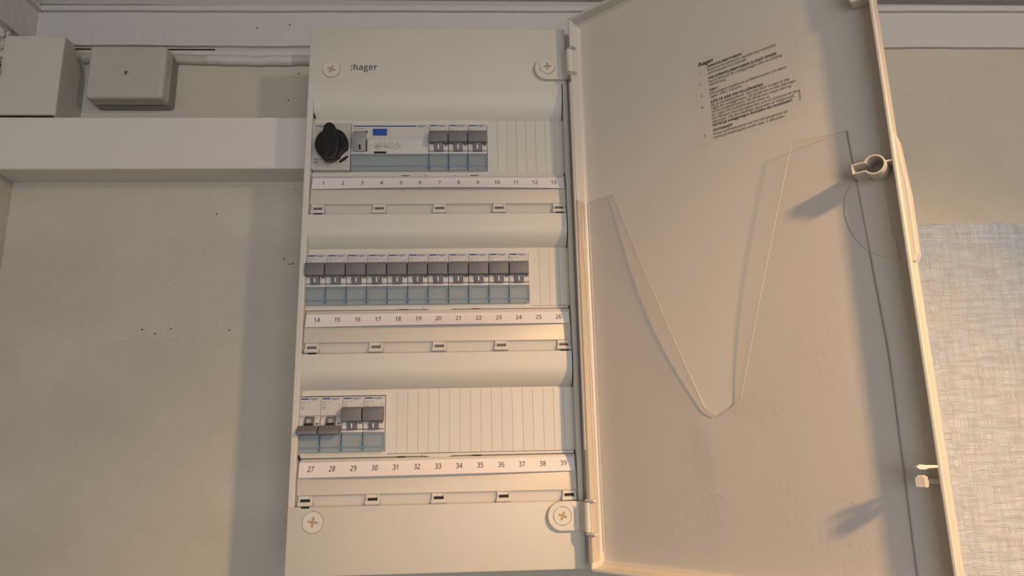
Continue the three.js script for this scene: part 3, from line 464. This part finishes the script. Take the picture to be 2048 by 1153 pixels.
function placeBreaker(row, slot, on, label, group) {
  const k = on ? 'on' : 'off'; const o = first[k] || (on ? protoOn : protoOff).clone(); first[k] = null;
  o.name = numbered('circuit_breaker'); scene.add(o);
  o.position.copy(V(slot * 17.5 + 8.75, ROW[row], (rnd() - 0.5) * 0.3)); tag(o, label, 'circuit breaker', group);
}
for (let k = 0; k < 3; k++) placeBreaker(0, 6 + k, true, ['narrow breaker touching the wide residual-current device, above paper number 7', 'middle of three breakers in the main switch row, above paper number 8', 'breaker beside the blank filler strips of the top row, above paper number 9'][k], 'breakers in the top row');
for (let k = 0; k < 11; k++) placeBreaker(1, k, true, k === 0 ? 'grey-levered breaker at the start of the full middle row, above paper number 14' : k === 10 ? 'grey-levered breaker beside the blank strips of the middle row, above paper number 24' : ['', 'second', 'third', 'fourth', 'fifth', 'sixth', 'seventh', 'eighth', 'ninth', 'tenth'][k] + ' grey-levered breaker along the full middle row, above paper number ' + (14 + k), 'breakers in the middle row');
placeBreaker(2, 0, false, 'breaker with its lever switched down, at the board edge above paper number 27', 'breakers in the lowest row');
placeBreaker(2, 1, false, 'breaker with its lever switched down, above paper number 28', 'breakers in the lowest row');
placeBreaker(2, 2, true, 'breaker with its lever up beside a switched-down one, above paper number 29', 'breakers in the lowest row');
placeBreaker(2, 3, true, 'breaker with its lever up beside the long blank filler, above paper number 30', 'breakers in the lowest row');

{ // wide residual-current device, four modules
  const t = thing('residual_current_device', [70, 0, 0], 'wide residual-current device with blue test button and one grey lever', 'circuit breaker');
  const w = 34.9;
  mesh('body', profile([[-39, 0], [0.6, -0.2], [2.2, -13.4], [0.4, -15.6], [0.4, -26.6], [1.6, -27.2], [1.8, -29.6], [-2.2, -30], [-2.2, -45.2], [-39, -45.2]], -w, w, 0.3), M.body, t);
  const pr = canvasMat(1024, 196, (x, W, H) => { x.fillStyle = '#c2bfba'; x.fillRect(0, 0, W, H); x.fillStyle = inkBlue; x.fillRect(20, 18, 830, 17); x.save(); x.transform(1, 0, -0.12, 1, 0, 0); x.font = 'bold 40px sans-serif'; x.fillText(':hager', 862, 38); x.restore(); x.fillStyle = ink; x.font = '30px sans-serif'; x.fillText('CDC 440M', 22, 78); x.font = '21px sans-serif'; x.fillText('40 A  ~230/400 V  30 mA', 268, 66); x.font = 'bold 16px sans-serif'; x.fillText('TESTA VAR 6:E MÅNAD', 292, 186); }, 0.5);
  const a = plate(69.2, 13.0); a.rotateX(-0.121).translate(0, -6.9, 1.48); mesh('marking', a, pr, t);
  const dg = canvasMat(512, 160, (x, W, H) => { x.fillStyle = '#c2bfba'; x.fillRect(0, 0, W, H); x.strokeStyle = ink; x.fillStyle = ink; x.lineWidth = 5; x.font = '30px sans-serif'; x.fillText('IP', 8, 90); for (const q of [96, 140, 184, 228]) { x.beginPath(); x.moveTo(q, 12); x.lineTo(q, 42); x.lineTo(q + 16, 74); x.moveTo(q, 78); x.lineTo(q, 128); x.stroke(); } x.beginPath(); x.ellipse(112, 94, 46, 30, 0, 0, 7); x.stroke(); x.beginPath(); x.ellipse(300, 94, 52, 30, 0, 0, 7); x.stroke(); x.beginPath(); x.arc(104, 94, 10, 0, 7); x.fill(); x.beginPath(); x.arc(288, 94, 10, 0, 7); x.fill(); x.beginPath(); x.moveTo(120, 94); x.lineTo(280, 94); x.moveTo(270, 34); x.lineTo(360, 34); x.stroke(); x.strokeRect(384, 66, 70, 52); x.beginPath(); x.moveTo(396, 20); x.lineTo(424, 48); x.lineTo(440, 16); x.stroke(); x.font = '22px sans-serif'; x.fillText('N 2 4 6', 96, 154); }, 0.5);
  mesh('wiring_diagram', plate(30, 9.4).translate(-3.6, -21.0, 0.5), dg, t);
  mesh('test_button', [box(-15.3, -3.0, -12.0, -5.6, 1, 3.4, 0.7, 3)], M.blue, t);
  mesh('button_frame', [slab(flat([[-16.2, -12.8], [-2.1, -12.8], [-2.1, -4.8], [-16.2, -4.8]], [[[-15.4, -12.1], [-15.4, -5.5], [-2.9, -5.5], [-2.9, -12.1]]]), 0.6, 2.5, 0.2)], M.body, t);
  const l = mesh('lever', [profile([[0, -8.0], [4.4, -8.6], [7.2, -11.2], [7.6, -16], [6.4, -21], [3.4, -27.4], [0, -27.6]], -32.6, -21.4, 0.6)], M.leverGrey, t);
  mesh('tick', box(-0.75, 0.75, -2.2, 2.2, -0.35, 0.35, 0.1).rotateX(0.44).translate(-26.4, -24.2, 5.0), M.dark, l);
  mesh('lever_slot', box(-21.3, -20.6, -27, -15.5, 0.3, 0.9, 0), M.dark, t);
  mesh('indicator', box(-22.4, -20.4, -9.2, -7.2, 1.3, 2.2, 0.1), M.inside, t);
  mesh('release_slot', box(-14.3, -3.2, -29.2, -27.2, 1.2, 2.1, 0.3), M.dark, t);
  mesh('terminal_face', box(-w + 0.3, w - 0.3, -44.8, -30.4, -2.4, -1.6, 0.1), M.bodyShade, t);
  const c = mesh('terminal_cover', [box(-w + 0.1, w - 0.1, -45, -29.8, 0.6, 1.5, 0.3)], M.tint, t);
  mesh('cover_frame', [box(-w + 0.15, -w + 1.0, -44, -30, -1, 1.9, 0.25), box(w - 1.0, w - 0.15, -44, -30, -1, 1.9, 0.25), box(-w + 0.9, w - 0.9, -41.4, -40.7, 0.6, 2.0, 0.2), box(-w + 0.9, w - 0.9, -31.4, -30.9, 0.6, 1.9, 0.2)], M.tintEdge, c);
  mesh('hinge_pin', [cyl(1.2, 1.5, 10).rotateX(Math.PI / 2).translate(-w + 0.9, -41.2, 1.3), cyl(1.2, 1.5, 10).rotateX(Math.PI / 2).translate(w - 0.9, -41.2, 1.3)], M.tintDeep, c);
}
{ // rotary main switch, two modules
  const t = thing('rotary_switch', [17.5, 0, 0], 'grey main switch with a large black rotary knob', 'switch');
  const w = 17.3;
  mesh('body', [slab(flat([[-w, -43], [-w + 1.8, -45.2], [w, -45.2], [w, 0.4], [-w, 0.4]]), -39, 2.6, 0.4)], M.switchFace, t);
  const pr = canvasMat(512, 640, (x, W, H) => { x.fillStyle = '#b3b0aa'; x.fillRect(0, 0, W, H); x.fillStyle = inkBlue; x.save(); x.transform(1, 0, -0.14, 1, 0, 0); x.font = 'bold 46px sans-serif'; x.fillText(':hager', 40, 50); x.restore(); x.fillStyle = ink; x.font = 'bold 36px sans-serif'; x.fillText('HAB 304', 26, 536); x.fillText('40A', 26, 582); x.strokeStyle = '#8b8880'; x.lineWidth = 4; x.beginPath(); x.arc(290, 320, 236, 0, 7); x.stroke(); }, 0.5);
  mesh('marking', plate(33.6, 42).translate(0, -21.6, 2.66), pr, t);
  const cut = new THREE.Shape(); const R = 14.6; cut.absarc(0, 0, R, -0.32, -1.05 + Math.PI * 2, false); cut.quadraticCurveTo(8.4, -7.6, R * Math.cos(-0.32), R * Math.sin(-0.32));
  const k = mesh('knob', [slab(cut, 2.6, 9, 0.8, 3).translate(1.6, -22.4, 0)], M.black, t);
  const grip = new THREE.Shape(); grip.moveTo(-4.6, -16.4); grip.quadraticCurveTo(0, -17.6, 4.8, -16.2); grip.bezierCurveTo(8.6, -8, 11.0, 1, 6.6, 9.4); grip.bezierCurveTo(5.6, 15.4, 3.4, 18.6, 0, 18.8); grip.bezierCurveTo(-4.2, 18.6, -5.6, 15, -5.8, 10); grip.bezierCurveTo(-8.2, 3, -8.0, -9, -4.6, -16.4);
  mesh('grip', slab(grip, 6, 14, 1.6, 3).rotateZ(0.02).translate(0.6, -23.0, 0), M.black, k);
  const slot = new THREE.Shape(); slot.absellipse(0, 0, 5.2, 1.5, 0, Math.PI * 2, false, 0);
  mesh('slot_surround', slab(new THREE.Shape((() => { const e = new THREE.EllipseCurve(0, 0, 7.0, 3.3); return e.getPoints(30); })()), 2.6, 3.5, 0.3).rotateZ(0.66).translate(11.6, -35.2, 0), M.switchFace, t);
  mesh('padlock_slot', slab(slot, 3.2, 3.7).rotateZ(0.66).translate(11.8, -35.4, 0), std([0.03, 0.012, 0.01], 0.5), t);
}
renderer.render(scene, camera);
